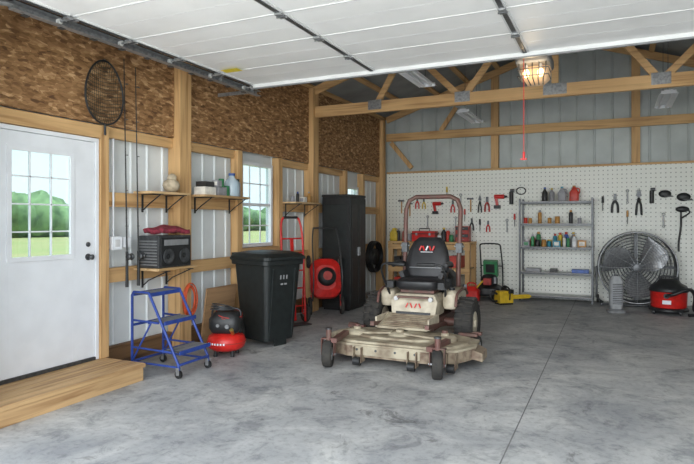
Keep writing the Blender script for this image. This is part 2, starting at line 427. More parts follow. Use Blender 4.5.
b.bb(-4.42, -3.87, 2.35, 3.94, 0, 0.118, M_stepw)
for i in range(4):
    b.bb(-4.42+i*.142, -4.42+i*.142+.137, 2.35, 3.955, 0.12, 0.157, M_stepw)
b.done()

def truss(Y, nm='roof_truss'):
    b = B(nm, 0.003); y0, y1 = Y-.035, Y+.035
    zc = 3.20
    b.bb(-4.33, XR-.1, y0, y1, zc-.085, zc+.085, M_pineX)
    def mem(p, q, w=.13, o=0):
        p = Vector((p[0], 0, p[1])); q = Vector((q[0], 0, q[1])); c = (p+q)/2; d = q-p
        b.box((c.x, Y+o, c.z), (d.length, .045, w), M_pineX, (0, -math.degrees(math.atan2(d.z, d.x)), 0))
    off = .14
    mem((-4.45, roofz(-4.45)-off), (RX, roofz(RX)-off)); mem((RX, roofz(RX)-off), (XR+.05, roofz(XR+.05)-off))
    mem((RX, zc), (RX, roofz(RX)-off), .09, .001)
    for s_ in (-1, 1):
        mem((RX+s_*1.25, zc), (RX+s_*.1, roofz(RX)-off-.05), .09, .002)
        mem((RX+s_*1.25, zc), (RX+s_*2.1, roofz(RX+s_*2.1)-off), .09, .003)
        mem((RX+s_*2.6, zc), (RX+s_*2.1, roofz(RX+s_*2.1)-off), .09, .004)
        for px in (1.25, 2.6):
            b.box((RX+s_*px, Y, zc+.03), (.22, .076, .15), M_steel)
        b.box((RX+s_*2.1, Y, roofz(RX+s_*2.1)-off), (.2, .076, .12), M_steel)
    b.box((RX, Y, zc+.02), (.3, .076, .15), M_steel)
    b.done()
truss(5.05); truss(8.145)
b = B('gable_truss', 0.003)
b.bb(-4.33, XR-.02, YB-.05, YB-.002, 3.12, 3.28, M_pineX)
for s_, xe in ((-1, -4.33), (1, XR)):
    p = Vector((xe, 0, roofz(xe)-.12)); q = Vector((RX, 0, roofz(RX)-.12)); c = (p+q)/2; d = q-p
    b.box((c.x, YB-.027, c.z), (d.length, .045, .13), M_pineX, (0, -math.degrees(math.atan2(d.z, d.x)), 0))
for x in (-3.0, 1.6):
    b.box((x, YB-.026, 3.5), (.09,.04,.55), M_pineZ, (0, 35 if x < 0 else -35, 0))
b.done()

# overhead door (open, horizontal)
b = B('overhead_garage_door', 0.002)
DX0, DX1, DZ, DY1 = -3.75, 2.30, 3.0, 5.45
ny = 5; secL = 0.60
for i in range(ny):
    ya = DY1-(i+1)*secL; yb = DY1-i*secL
    b.bb(DX0, DX1, ya+.001, yb-.001, DZ, DZ+.045, M_doorw)
    b.bb(DX0, DX1, ya+.0, ya+.015, DZ-.005, DZ, M_doorl)
    b.bb(DX0+.03, DX1-.03, ya+secL*.5-.002, ya+secL*.5+.002, DZ-.001, DZ, M_doorl)
    for k in range(5):
        x = DX0+(DX1-DX0)*k/4; w = .035 if k in (1, 2, 3) else .03
        x = min(max(x, DX0+w), DX1-w)
        b.bb(x-w, x+w, ya+.03, yb-.03, DZ-.012, DZ, M_doorl)
        b.bb(x-w*.5, x+w*.5, ya+.01, yb-.03, DZ-.018, DZ-.012, M_dsteel)
        b.box((x, ya, DZ-.024), (.055, .10, .014), M_steel); b.cyl((x-.035, ya, DZ-.034), (x+.035, ya, DZ-.034), .007, M_dsteel)
b.bb(DX0, DX1, DY1, DY1+.03, DZ-.035, DZ+.05, M_doorl)
b.bb(DX0, DX1, DY1+.001, DY1+.028, DZ-.05, DZ-.036, M_mgrey)
b.bb(-3.62, -3.42, 4.74, 4.84, DZ-.019, DZ-.0165, M_stick)
for i in range(ny+1):
    y = DY1-i*secL-.02; b.cyl((DX0-.07, y, DZ-.03), (DX0+.05, y, DZ-.03), .008, M_steel); b.cyl((DX0-.085, y, DZ-.03), (DX0-.06, y, DZ-.03), .022, M_lgrey)
b.done()
b = B('garage_door_track', 0.0015)
for xt, s_ in ((DX0-.075, -1), (DX1+.075, 1)):
    b.bb(xt-.03, xt+.03, YF+.35, 5.75, DZ-.008, DZ-.004, M_steel)
    b.bb(xt-.03, xt+.03, YF+.35, 5.75, DZ-.062, DZ-.058, M_steel)
    b.bb(xt+s_*.030, xt+s_*.034, YF+.35, 5.75, DZ-.062, DZ-.004, M_steel)
    b.bb(xt+s_*.035, xt+s_*.04, YF+.35, 5.75, DZ-.05, DZ+.03, M_dsteel)
    y = YF+.45
    while y < 5.7:
        b.bb(xt+s_*.030-.022, xt+s_*.030+.02, y, y+.05, DZ-.069, DZ-.0625, M_dsteel); y += .30
    b.bb(xt-.02, xt+.02, 5.0, 5.035, DZ-.05, 3.2, M_steel); b.bb(xt-.02, xt+.02, 5.6, 5.635, DZ-.06, roofz(xt)-.1, M_steel)
    b.bb(min(xt, xt+s_*.5), max(xt, xt+s_*.5), 5.61, 5.625, DZ-.05, DZ-.01, M_steel)
    pts = [(xt, YF+.35, DZ-.03)] + [(xt, YF+.35-.3*math.sin(R(a)), DZ-.33+.3*math.cos(R(a))) for a in range(10, 91, 10)] + [(xt, YF+.05, 0.02)]
    b.tube(pts, .022, M_steel, 6)
b.done()

b = B('garage_door_opener', 0.004)
ox, oy = -0.73, 6.15
b.loft([b.rr(.32,.44,.05,3.04,ox,oy+.05), b.rr(.34,.46,.05,3.06,ox,oy+.05), b.rr(.34,.46,.05,3.13,ox,oy+.05), b.rr(.26,.38,.05,3.16,ox,oy+.05)], M_mgrey)
b.loft([b.rr(.30,.28,.07,3.04,ox,oy+.12), b.rr(.28,.26,.08,2.93,ox,oy+.12), b.rr(.18,.16,.06,2.88,ox,oy+.12)], M_lens, True)
for k in range(-2, 3): b.tube([(ox+k*.065, oy-.16, 3.05),(ox+k*.065, oy-.175, 2.97),(ox+k*.05, oy-.12, 2.89),(ox+k*.04, oy+.05, 2.86)], .006, M_dsteel, 6)
for z in (2.92, 2.99): b.tube([(ox-.15, oy+.1, z),(ox-.15, oy-.14, z),(ox+.15, oy-.14, z),(ox+.15, oy+.1, z)], .006, M_dsteel, 6)
for sx in (-.07, .07):
    b.ell((ox+sx, oy-.08, 2.955), (.033,.033,.045), M_bulb, 14, 10); b.cyl((ox+sx, oy-.08, 2.99),(ox+sx, oy-.08, 3.045),.018,M_lgrey)
b.bb(ox-.02, ox+.02, YF+.05, oy+.1, 3.16, 3.19, M_steel)
for sx in (-.14, .14): 
    b.bb(ox+sx-.012, ox+sx+.012, oy+.1, oy+.13, 3.13, 4.55, M_steel)
b.done()
b = B('emergency_release_cord'); b.cyl((ox-.05, 5.75, 3.15), (ox-.05, 5.75, 2.12), .004, M_red, seg=6); b.cyl((ox-.05,5.75,2.12),(ox-.05,5.75,2.04),.012,M_red); b.box((ox-.05,5.75,2.05),(.06,.015,.015),M_red); b.done()

for (x, ya, yb, z) in ((-2.33, 6.50, 7.72, 3.32), (-2.33, 9.75, 10.97, 3.32), (.75, 9.6, 10.82, 3.32)):
    b = B('fluorescent_light', 0.002)
    b.prism([(x-.13,z),(x-.05,z+.06),(x+.05,z+.06),(x+.13,z),(x+.125,z),(x+.045,z+.05),(x-.045,z+.05),(x-.125,z)], 'Y', ya, yb, M_white)
    for q in (-.05, .05): b.cyl((x+q, ya+.03, z+.012), (x+q, yb-.03, z+.012), .016, M_white)
    b.bb(x-.1, x+.1, ya, ya+.03, z, z+.05, M_white); b.bb(x-.1, x+.1, yb-.03, yb, z, z+.05, M_white)
    for yy in (ya+.15, yb-.15): b.cyl((x, yy, z+.05), (x, yy, roofz(x)-.05), .004, M_dsteel, seg=6)
    b.done()

# ---------------------------------------------------------------- left-wall things
def wall_shelf(y0, y1, z, x1=-4.17, brs=None):
    b = B('wall_shelf', 0.002); b.bb(-4.418, x1, y0, y1, z-.012, z+.012, M_shelfw)
    for y in (brs or (y0+.12, y1-.1)):
        b.bb(-4.418, -4.41, y-.012, y+.012, z-.20, z-.013, M_black); b.bb(-4.41, x1+.03, y-.012, y+.012, z-.022, z-.013, M_black)
        b.tube([(-4.41, y, z-.18), (-4.33, y, z-.12), (x1+.0, y, z-.02)], .007, M_black, 6)
    b.done()
wall_shelf(4.36, 4.93, 1.74); wall_shelf(5.18, 6.06, 1.74); wall_shelf(7.22, 8.02, 1.72)
wall_shelf(4.36, 4.93, 0.96, -4.08)
def item(b, x, y, z, kind, m, s=1.0, m2=None):
    m2 = m2 or random.choice(M_it)
    if kind == 'can': b.lathe([(.001,0),(.04*s,0),(.042*s,.005),(.042*s,.12*s),(.036*s,.125*s),(.001,.125*s)], (x,y,z), (0,0,1), m, 14)
    elif kind == 'spray':
        b.lathe([(.001,0),(.032*s,0),(.033*s,.17*s),(.02*s,.19*s),(.001,.19*s)], (x,y,z), (0,0,1), m, 14); b.cyl((x,y,z+.188*s),(x,y,z+.225*s),.02*s,m2)
    elif kind == 'bottle':
        b.lathe([(.001,0),(.045*s,0),(.048*s,.02),(.048*s,.15*s),(.02*s,.2*s),(.017*s,.22*s),(.001,.222*s)], (x,y,z), (0,0,1), m, 14); b.cyl((x,y,z+.215*s),(x,y,z+.245*s),.02*s,m2)
    elif kind == 'jug':
        b.loft([b.rr(.15*s,.10*s,.03*s,z,x,y), b.rr(.16*s,.11*s,.03*s,z+.02,x,y), b.rr(.16*s,.11*s,.03*s,z+.16*s,x,y), b.rr(.06*s,.06*s,.02*s,z+.24*s,x,y), b.rr(.05*s,.05*s,.02*s,z+.26*s,x,y)], m, True)
        b.cyl((x,y,z+.25*s),(x,y,z+.285*s),.026*s,m2)
        b.tube([(x+.03*s,y,z+.24*s),(x+.085*s,y,z+.22*s),(x+.085*s,y,z+.14*s)], .012*s, m, 6, sub=4)
    elif kind == 'box': b.box((x,y,z+.06*s),(.14*s,.12*s,.12*s),m); b.box((x,y-.061*s,z+.06*s),(.09*s,.003,.07*s),m2)
b = B('wall_shelf_supplies', 0.002)
b.box((-4.29, 5.33, 1.754+.045), (.16, .2, .09), M_it[2]); b.box((-4.29, 5.56, 1.754+.05), (.15, .16, .10), M_it[6]); b.box((-4.29, 5.33, 1.846+.03), (.14, .16, .06), M_it[3])
item(b, -4.25, 5.58, 1.855, 'can', M_it[5], .8); item(b, -4.27, 5.70, 1.753, 'can', M_it[5], 1.0); item(b, -4.22, 5.46, 1.855, 'box', M_it[6], .6)
item(b, -4.29, 5.97, 1.753, 'spray', M_it[6])
b.done()
b = B('plastic_jug', 0.001)
b.lathe([(.001,0),(.085,0),(.09,.02),(.09,.15),(.08,.19),(.04,.23),(.035,.26),(.001,.262)], (-4.28, 5.83, 1.753), (0,0,1), M_jug, 20); b.cyl((-4.28,5.83,2.01),(-4.28,5.83,2.04),.04,M_it[1])
b.done()
b = B('feed_sack'); b.ell((-4.3, 4.78, 1.830), (.09, .09, .077), M_beigebag, 14, 10, jit=.03); b.ell((-4.3, 4.79, 1.91), (.05,.05,.05), M_beigebag, 10, 8, jit=.05); b.done()
b = B('far_shelf_supplies', .001)
for i, y in enumerate((7.35, 7.5, 7.66, 7.85)): item(b, -4.3, y, 1.733, ['can','spray','box','bottle'][i], M_it[[6,3,2,7][i]], .7)
b.done()

b = B('portable_radio', 0.01)
b.bb(-4.40, -4.12, 4.40, 4.88, .975, 1.30, M_dsteel)
b.bb(-4.121, -4.105, 4.42, 4.86, 0.99, 1.28, M_black)
for y in (4.52, 4.76): b.lathe([(.075,0),(.08,.012),(.06,.012),(.02,-.002),(.001,.004)], (-4.105, y, 1.09), (1,0,0), M_dsteel, 20)
b.bb(-4.106, -4.1, 4.46, 4.82, 1.2, 1.26, M_mgrey)
for i in range(9): b.bb(-4.38, -4.14, 4.394, 4.400, 1.00+i*.03, 1.012+i*.03, M_mgrey)
b.done()
b = B('shop_rag')
n = 20; vs = []; fs = []
for i in range(n+1):
    for j in range(n+1):
        u, v = i/n, j/n; x = -4.39+.27*u; y = 4.46+.40*v
        z = 1.365+.012*math.sin(9*u+3*v)*math.cos(7*v)+.040*math.sin(3.1*v)*math.sin(3.1*u)
        vs.append((x, y, z))
for i in range(n):
    for j in range(n): a = i*(n+1)+j; fs.append((a, a+1, a+n+2, a+n+1))
b.add(vs, fs, M_cloth, True); ob = b.done(); md = ob.modifiers.new('s', 'SOLIDIFY'); md.thickness = .045; md.offset = -1
b = B('electrical_box', .004); b.bb(-4.42, -4.35, 4.03, 4.15, 1.17, 1.30, M_white); b.bb(-4.42, -4.36, 4.19, 4.27, 1.19, 1.29, M_white)
b.cyl((-4.405, 4.09, 1.30), (-4.405, 4.09, 2.25), .010, M_white, seg=8); b.bb(-4.35, -4.346, 4.06, 4.12, 1.2, 1.27, M_lgrey); b.done()
for y, zt in ((4.19, 3.05), (4.34, 3.0)):
    b = B('fishing_rod')
    b.cyl((-4.33, y, .80), (-4.33, y, 1.15), .016, M_black, .012); b.cyl((-4.33, y, 1.15), (-4.37, y, zt), .008, M_black, .004, 8)
    b.lathe([(.03,-.03),(.035,-.02),(.02,-.015),(.02,.015),(.035,.02),(.03,.03)], (-4.29, y, 1.10), (0,1,0), M_dsteel, 14)
    for k in range(5): b.torus((-4.345, y+.012, 1.4+k*.35), (0,0,1), .012, .003, M_dsteel, 10, 5)
    b.done()
b = B('landing_net')
cy, cz, a_, c_ = 3.93, 2.66, .22, .30; cx = -4.37
hoop = [(cx+.03, cy+a_*math.cos(t)*(1-.12*math.sin(t)), cz+c_*math.sin(t)) for t in [2*math.pi*i/32 for i in range(32)]]
b.tube(hoop, .009, M_black, 8, True)
for k in range(-8, 9):
    u = k/9; h = math.sqrt(1-u*u)
    for dr in (0, 1):
        pts = []
        for j in range(9):
            w = -1+2*j/8; sag = .10*(1-(u*u+(w*h)**2))
            if dr: pts.append((cx+.03-min(sag, .045)*.6, cy+a_*u, cz+c_*w*h))
            else: pts.append((cx+.03-min(sag, .045)*.6, cy+a_*w*h, cz+c_*u-.03*(1-w*w)))
        b.tube(pts, .0024, M_net, 4)
b.cyl((cx+.03, cy, cz-c_), (cx+.03, cy, cz-c_-.10), .012, M_black); b.cyl((-4.405, cy, cz+c_+.01), (cx+.03, cy, cz+c_+.01), .006, M_steel)
b.done()
b = B('extension_cord_coil')
for k in range(5): b.torus((-4.31+.006*k, 5.08+random.uniform(-.02,.02), .56+random.uniform(-.02,.02)), (1, .05*k-.1, 0), .16-.008*k, .009, M_orange, 28, 6, sx=.65, sy=1.15)
b.cyl((-4.33, 5.08, .735), (-4.27, 5.08, .735), .008, M_steel)
b.done()
b = B('plywood_offcut', .002); b.box((-4.33, 5.64, .335), (.02, .58, .66), M_ply, (0, 8, 0)); b.done()

# blue rolling step ladder
b = B('rolling_step_ladder', 0.002)
x0, x1, ya, yb = -4.18, -3.62, 4.12, 4.54
tr = .013
steps = [(-3.70, .24), (-3.88, .50), (-4.07, .755)]
for y in (ya, yb):
    b.tube([(x1, y, .07), (x1+.0, y, .12), (-3.98, y, .77), (-4.17, y, .77), (-4.19, y, .74), (-4.19, y, .07)], tr, M_blue, 8)
    b.tube([(x1-.02, y, .10), (-4.19, y, .10)], tr*.8, M_blue, 8)
    b.tube([(-4.19, y, .50), (-3.86, y, .49)], tr*.8, M_blue, 8); b.tube([(-4.19, y, .24), (-3.70, y, .23)], tr*.8, M_blue, 8)
    b.tube([(-4.19, y, .10), (-3.95, y, .49)], tr*.7, M_blue, 8)
for (x, z) in steps:
    b.bb(x-.10, x+.10, ya, yb, z-.004, z+.006, M_dsteel)
    for s_ in (-1, 1): b.bb(x+s_*.10-.006, x+s_*.10+.006, ya-.01, yb+.01, z-.025, z+.012, M_blue)
    for k in range(8): b.bb(x-.09, x+.09, ya+.03+k*.05, ya+.037+k*.05, z+.006, z+.011, M_mgrey)
b.tube([(-4.19, ya, .10), (-4.19, yb, .10)], tr, M_blue); b.tube([(-4.19, ya, .45), (-4.19, yb, .45)], tr, M_blue); b.tube([(x1, ya, .12), (x1, yb, .12)], tr, M_blue)
for x in (x1, -4.19):
    for y in (ya, yb):
        b.cyl((x, y-.012, .038), (x, y+.012, .038), .038, M_black); b.bb(x-.018, x+.018, y-.02, y-.015, .03, .1, M_steel); b.bb(x-.018, x+.018, y+.015, y+.02, .03, .1, M_steel)
b.done()

b = B('air_compressor', .002)
b.lathe([(.001,.06),(.14,.06),(.19,.09),(.205,.13),(.205,.17),(.19,.21),(.13,.245),(.001,.25)], (0,0,0), (0,0,1), M_red, 32)
b.lathe([(.205,.145),(.210,.147),(.210,.153),(.205,.155)], (0,0,0), (0,0,1), M_dred, 32)
for a in (45, 135, 225, 315): b.cyl((.13*math.cos(R(a)), .13*math.sin(R(a)), 0), (.13*math.cos(R(a)), .13*math.sin(R(a)), .09), .022, M_black, .018)
b.loft([b.rr(.28,.24,.06,.25), b.rr(.34,.29,.08,.30), b.rr(.34,.29,.08,.40), b.rr(.24,.2,.08,.47)], M_black, True)
b.cyl((.05,-.16,.33), (.05,-.13,.33), .022, M_mgrey); b.cyl((-.05,-.16,.34), (-.05,-.13,.34), .018, M_mgrey)
b.tube([(-.15,0,.24),(-.16,0,.42),(-.12,0,.50),(.12,0,.50),(.16,0,.42),(.15,0,.24)], .012, M_black, 8, sub=4)
b.cyl((.10,-.1,.25),(.10,-.16,.30),.02,M_brass)
for k in range(7):
    a = R(-135+k*9); b.box((.210*math.cos(a), .210*math.sin(a), .15), (.004,.018,.022), M_white, (0,0,math.degrees(a)))
for k in range(3): b.torus((-.05, .02, .49+.018*k), (0.1*k,.1,1), .13-.01*k, .008, M_dsteel, 24, 6)
for k in range(2): b.torus((.03, .0, .43+.02*k), (0.2,-.2,1), .14, .006, M_dred, 24, 6)
b.done((-3.80, 5.08, 0), 20)

def bin_(loc, rot, sx_=1.0, sz_=1.0):
    b = B('wheeled_trash_bin', .004)
    b.T = Matrix.Diagonal((sx_, sx_, sz_, 1))
    b.loft([b.rr(.46,.50,.05,.06), b.rr(.47,.52,.05,.10), b.rr(.60,.68,.07,.98), b.rr(.60,.68,.07,1.0)], M_bin)
    b.loft([b.rr(.655,.73,.07,.94), b.rr(.665,.74,.07,.95), b.rr(.665,.74,.07,.995), b.rr(.655,.73,.07,1.0)], M_bin)
    b.loft([b.rr(.69,.78,.08,1.002,0,-.01), b.rr(.69,.78,.08,1.035,0,-.01), b.rr(.60,.66,.08,1.075), b.rr(.40,.46,.08,1.095)], M_bin)
    b.loft([b.rr(.50,.06,.02,1.02,0,.42), b.rr(.50,.06,.02,1.07,0,.42)], M_bin)
    b.tube([(-.24,.36,.96),(-.24,.47,1.0),(.24,.47,1.0),(.24,.36,.96)], .018, M_bin, 8)
    for sx in (-1, 1): b.wheel((sx*.27,.27,.14), (1,0,0), .14, .05, M_rub, M_black)
    b.cyl((-.27,.27,.14),(.27,.27,.14),.012,M_steel)
    b.loft([b.rr(.20,.02,.005,.0,0,-.25), b.rr(.20,.02,.005,.09,0,-.25)], M_bin)
    for sx in (-.18, .18): b.box((sx, -.285, .5), (.02,.05,.80), M_bin, (6,0,0))
    for (x, z, w, h) in ((-.05,.80,.02,.05),(0,.80,.02,.05),(.05,.80,.02,.05),(-.03,.72,.04,.02),(.03,.72,.04,.02)):
        b.box((x, -.322, z), (w,.006,h), M_grey, (6,0,0))
    b.done(loc, rot)
bin_((-3.74, 5.80, 0), 72, .92, 1.0)

# red hand truck by the wall
b = B('hand_truck', .002)
for s_ in (-1, 1):
    b.tube([(s_*.17,.0,.03),(s_*.17,.02,.4),(s_*.17,.08,1.15),(s_*.15,.12,1.42),(s_*.11,.13,1.50)], .016, M_red, 8, sub=4)
    b.wheel((s_*.215,.08,.13), (1,0,0), .13, .05, M_rub, M_mgrey, .45)
    b.tube([(s_*.17,.0,.13),(s_*.17,.08,.13)], .012, M_red, 6)
    b.tube([(s_*.17,.05,.75),(s_*.17,.09,.14)], .010, M_red, 6)
b.tube([(-.11,.13,1.50),(.11,.13,1.50)], .018, M_black, 8)
for z, y in ((.25,.01),(.5,.03),(.75,.045),(1.0,.07),(1.2,.09)): b.tube([(-.17,y,z),(.17,y,z)], .012, M_red, 6)
b.box((0,.045,.62),(.05,.015,1.15),M_red,(-5,0,0))
b.box((0,-.09,.012),(.34,.20,.012),M_dsteel)
b.cyl((-.215,.08,.13),(.215,.08,.13),.010,M_steel)
b.done((-4.05, 6.98, 0), 58)
# red mower parked on end
b = B('red_push_mower', .004)
def deckring(k, z): return [(x*k, y*k+.42, z) for x, y, _ in b.rr(.48,.62,.17,0,k=7)]
b.T = Matrix.Translation((0,.10,.13)) @ Euler((R(74),0,0)).to_matrix().to_4x4()
b.loft([deckring(1.0,.0), deckring(1.02,.05), deckring(.98,.12), deckring(.62,.17)], M_red)
b.lathe([(.13,.16),(.14,.20),(.14,.26),(.10,.30),(.001,.31)], (0,.42,0), (0,0,1), M_black, 24)
b.cyl((0,.42,.30),(0,.42,.32),.07,M_dred)
for sx in (-.25,.25):
    b.wheel((sx,.0,.02),(1,0,0),.14,.05,M_rub,M_mgrey,.45); b.wheel((sx,.70,.02),(1,0,0),.10,.05,M_rub,M_mgrey,.45)
    b.box((sx*.93,.08,.04),(.02,.18,.05),M_red)
for s_ in (-1,1): b.tube([(s_*.22,.06,.12),(s_*.22,.40,.34),(s_*.21,.95,.26),(s_*.18,1.20,.20)], .011, M_dsteel, 8, sub=4)
b.tube([(-.18,1.20,.20),(.18,1.20,.20)], .014, M_black, 8)
b.T = Matrix.Identity(4)
b.done((-3.98, 7.84, 0), 36)

b = B('storage_cabinet', .008)
X0, X1, Y0, Y1 = -4.32, -3.83, 8.34, 8.98
b.bb(X0, X1, Y0, Y1, .04, 1.84, M_black)
b.bb(X0-.005, X1+.01, Y0-.01, Y1+.01, 1.842, 1.88, M_black); b.bb(X0+.02, X1-.02, Y0+.02, Y1-.02, 0, .04, M_black)
ym = (Y0+Y1)/2
for (p, q) in ((Y0+.015, ym-.004), (ym+.004, Y1-.015)):
    b.bb(X1, X1+.018, p, q, .07, 1.82, M_bin)
    b.bb(X1+.018, X1+.024, p+.05, q-.05, .15, .85, M_black); b.bb(X1+.018, X1+.024, p+.05, q-.05, .98, 1.72, M_black)
for y in (ym-.03, ym+.03): b.bb(X1+.018, X1+.04, y-.008, y+.008, .88, 1.02, M_steel)
b.bb(X0+.05, X1-.05, Y0-.006, Y0, .15, .85, M_bin); b.bb(X0+.05, X1-.05, Y0-.006, Y0, .98, 1.72, M_bin)
b.done()
b = B('garden_hose_reel')
for k in range(6): b.torus((-4.36+.022*k, 10.58, .74), (1,0,.0), .30-.012*(k%2), .016, M_black, 30, 8)
b.lathe([(.16,-.0),(.16,.16),(.001,.16)], (-4.42,10.58,.74), (1,0,0), M_black, 20)
b.done()

# ---------------------------------------------------------------- workbench at back
b = B('workbench', .004)
bx0, bx1, by0, by1, bz = -4.05, -2.42, 10.66, 11.26, 1.05
b.bb(bx0, bx1, by0, by1, bz-.04, bz, M_pineX)
for x in (bx0+.05, (bx0+bx1)/2, bx1-.05):
    for y in (by0+.05, by1-.05): b.bb(x-.045, x+.045, y-.045, y+.045, 0, bz-.041, M_pineZ)
for z in (bz-.10, .50): b.bb(bx0, bx1, by0-.001, by0+.02, z-.05, z+.05, M_pineX)
b.bb(bx0+.02, bx1-.02, by0+.02, by1-.02, .53, .555, M_shelfw); b.bb(bx0+.02, bx1-.02, by0+.02, by1-.02, .12, .145, M_shelfw)
b.done()
b = B('red_toolbox', .006)
b.bb(-3.62, -3.15, 10.86, 11.08, bz+.001, bz+.20, M_red); b.bb(-3.64,-3.13,10.84,11.10,bz+.14,bz+.155,M_black)
b.tube([(-3.49,10.95,bz+.195),(-3.49,10.95,bz+.25),(-3.28,10.95,bz+.25),(-3.28,10.95,bz+.195)], .01, M_black, 8)
for x in (-3.52,-3.25): b.box((x,10.838,bz+.14),(.04,.01,.05),M_steel)
b.done()
b = B('parts_organizer', .004)
b.bb(-2.76,-2.50,10.92,11.12,bz+.001,bz+.30,M_dred)
for i in range(4):
    b.bb(-2.75,-2.51,10.905,10.92,bz+.015+i*.07,bz+.075+i*.07,M_it[3] if i%2 else M_dred); b.bb(-2.68,-2.58,10.895,10.905,bz+.04+i*.07,bz+.05+i*.07,M_steel)
b.done()
b = B('bench_supplies', .002)
for i, x in enumerate((-4.0,-3.91,-3.80,-3.71,-3.06,-2.98,-2.90,-2.82)):
    item(b, x, 10.90+random.uniform(-.06,.08), bz+.001, ['jug','spray','bottle','can','can','bottle','spray','can'][i], [M_it[4],M_it[3],M_it[0],M_it[6],M_it[8],M_it[3],M_it[0],M_it[5]][i], random.uniform(.95,1.15))
for z in (.556, .146):
    x = -3.98
    while x < -2.7:
        w = random.uniform(.10,.24); h = random.uniform(.14,.32); b.box((x+w/2, 10.94, z+h/2), (w, .35, h), random.choice([M_it[3],M_it[0],M_it[2],M_it[7],M_it[6],M_it[3],M_it[3]])); x += w+.03
b.done()

# ---------------------------------------------------------------- storage rack & supplies
b = B('storage_shelving', .002)
sx0, sx1, sy0, sy1 = -1.54, -.32, 10.84, 11.26
zs = [.10, .52, .98, 1.40, 1.80]
for x in (sx0, sx1):
    for y in (sy0, sy1): b.bb(x-.016, x+.016, y-.016, y+.016, 0, 1.86, M_dsteel)
for z in zs:
    for y in (sy0, sy1): b.bb(sx0+.018, sx1-.018, y-.01, y+.01, z-.035, z-.003, M_dsteel)
    for x in (sx0, sx1): b.bb(x-.01, x+.01, sy0, sy1, z-.035, z-.003, M_dsteel)
    b.bb(sx0, sx1, sy0-.012, sy1, z-.003, z+.004, M_lgrey)
b.done()
b = B('shelf_supplies', .002)
def fill(x0, x1, z, kinds, smin, smax, gap=.02, ys=(10.97, 11.1), ms=None):
    x = x0
    while x < x1:
        k = random.choice(kinds); s = random.uniform(smin, smax)
        w = {'can':.085,'spray':.07,'bottle':.10,'jug':.18,'box':.15}[k]*s
        if x+w > x1: break
        item(b, x+w/2, random.uniform(*ys), z+.005, k, random.choice(ms or M_it), s); x += w+random.uniform(.005, gap)
fill(-1.18, -.39, zs[4], ['jug','bottle','jug','bottle'], .9, 1.15, .05, ms=[M_it[2],M_it[3],M_it[8],M_it[6],M_it[0],M_beigebag])
fill(-1.50, -.36, zs[3], ['can','can','spray','box'], .8, 1.1, .14, ms=[M_it[0],M_it[3],M_it[6],M_it[2],M_it[7]])
fill(-1.50, -.36, zs[2], ['spray','bottle','can','box'], .8, 1.05, .03, (10.94,11.0))
fill(-1.50, -.36, zs[2], ['bottle','can','spray'], .95, 1.2, .03, (11.13,11.18))
for x, w, m in ((-1.32,.26,M_it[6]),(-.97,.12,M_it[3]),(-.52,.28,M_it[1])): b.box((x,11.02,zs[1]+.035),(w,.2,.06),m)
b.done()

# drum fan
b = B('drum_fan', .002)
Rf = .60; cz = .66
b.lathe([(Rf,-.18),(Rf+.012,-.175),(Rf+.012,.175),(Rf,.18),(Rf-.01,.175),(Rf-.01,-.175),(Rf,-.18)], (0,0,cz), (0,1,0), M_dsteel, 48, caps=False)
b.torus((0,-.18,cz), (0,1,0), Rf, .014, M_steel, 48, 8)
for k in range(1, 16): b.torus((0,-.19-.02*(1-k/16),cz), (0,1,0), Rf*k/16, .003, M_dsteel, 40, 5)
for k in range(12):
    a = R(30*k); b.cyl((.05*math.cos(a),-.21,cz+.05*math.sin(a)), (Rf*math.cos(a),-.185,cz+Rf*math.sin(a)), .005, M_steel, seg=6)
b.lathe([(.07,-.225),(.07,-.2),(.001,-.2)], (0,0,cz), (0,1,0), M_dsteel, 20)
for k in range(1, 12): b.torus((0,.18,cz), (0,1,0), Rf*k/12, .009, M_dsteel, 36, 5)
for k in range(12):
    a = R(30*k+7); b.cyl((.05*math.cos(a),.19,cz+.05*math.sin(a)), (Rf*math.cos(a),.18,cz+Rf*math.sin(a)), .005, M_steel, seg=6)
for k in range(3):
    a0 = 120*k+20; rings = []
    for j in range(7):
        r = .09+j*.072; wdt = .12+.13*math.sin(j/6*math.pi*.8); tw = R(38-j*4); ang = R(a0+j*5)
        c = Vector((r*math.cos(ang), 0, cz+r*math.sin(ang))); tan = Vector((-math.sin(ang), 0, math.cos(ang)))
        d = tan*math.cos(tw)+Vector((0,1,0))*math.sin(tw); nn = Vector((0,1,0))*math.cos(tw)-tan*math.sin(tw)
        rings.append([c-d*wdt, c-nn*.003, c+d*wdt, c+nn*.004])
    b.loft(rings, M_steel, True)
b.cyl((0,-.08,cz),(0,.16,cz),.09,M_dsteel,.09,24); b.box((0,.13,cz),(Rf*1.98,.04,.04),M_dsteel); b.box((0,.15,cz),(.05,.04,Rf*1.96),M_dsteel)
for s_ in (-1, 1):
    b.tube([(s_*(Rf+.025),0,cz),(s_*(Rf+.025),0,.12),(s_*(Rf-.08),0,.03)], .018, M_dsteel, 8)
    b.tube([(s_*(Rf-.05),-.25,.03),(s_*(Rf-.05),.22,.03)], .018, M_dsteel, 8)
    b.wheel((s_*(Rf+.0),.18,.075), (1,0,0), .075, .04, M_rub, M_steel)
b.tube([(-Rf+.05,-.2,.03),(Rf-.05,-.2,.03)], .015, M_dsteel, 8)
b.done((.37, 10.97, 0), 3)

b = B('tower_heater', .006)
b.loft([b.rr(.26,.24,.06,0), b.rr(.26,.24,.06,.03), b.rr(.16,.14,.05,.06)], M_mgrey)
b.loft([b.rr(.17,.15,.05,.06), b.rr(.20,.18,.06,.14), b.rr(.20,.18,.06,.50), b.rr(.13,.12,.05,.58)], M_grey, False)
for k in range(12): b.bb(-.075, .075, -.096, -.088, .14+k*.028, .15+k*.028, M_black)
b.cyl((0,0,.58),(0,0,.60),.03,M_dsteel)
b.done((.05, 10.05, 0), 15)

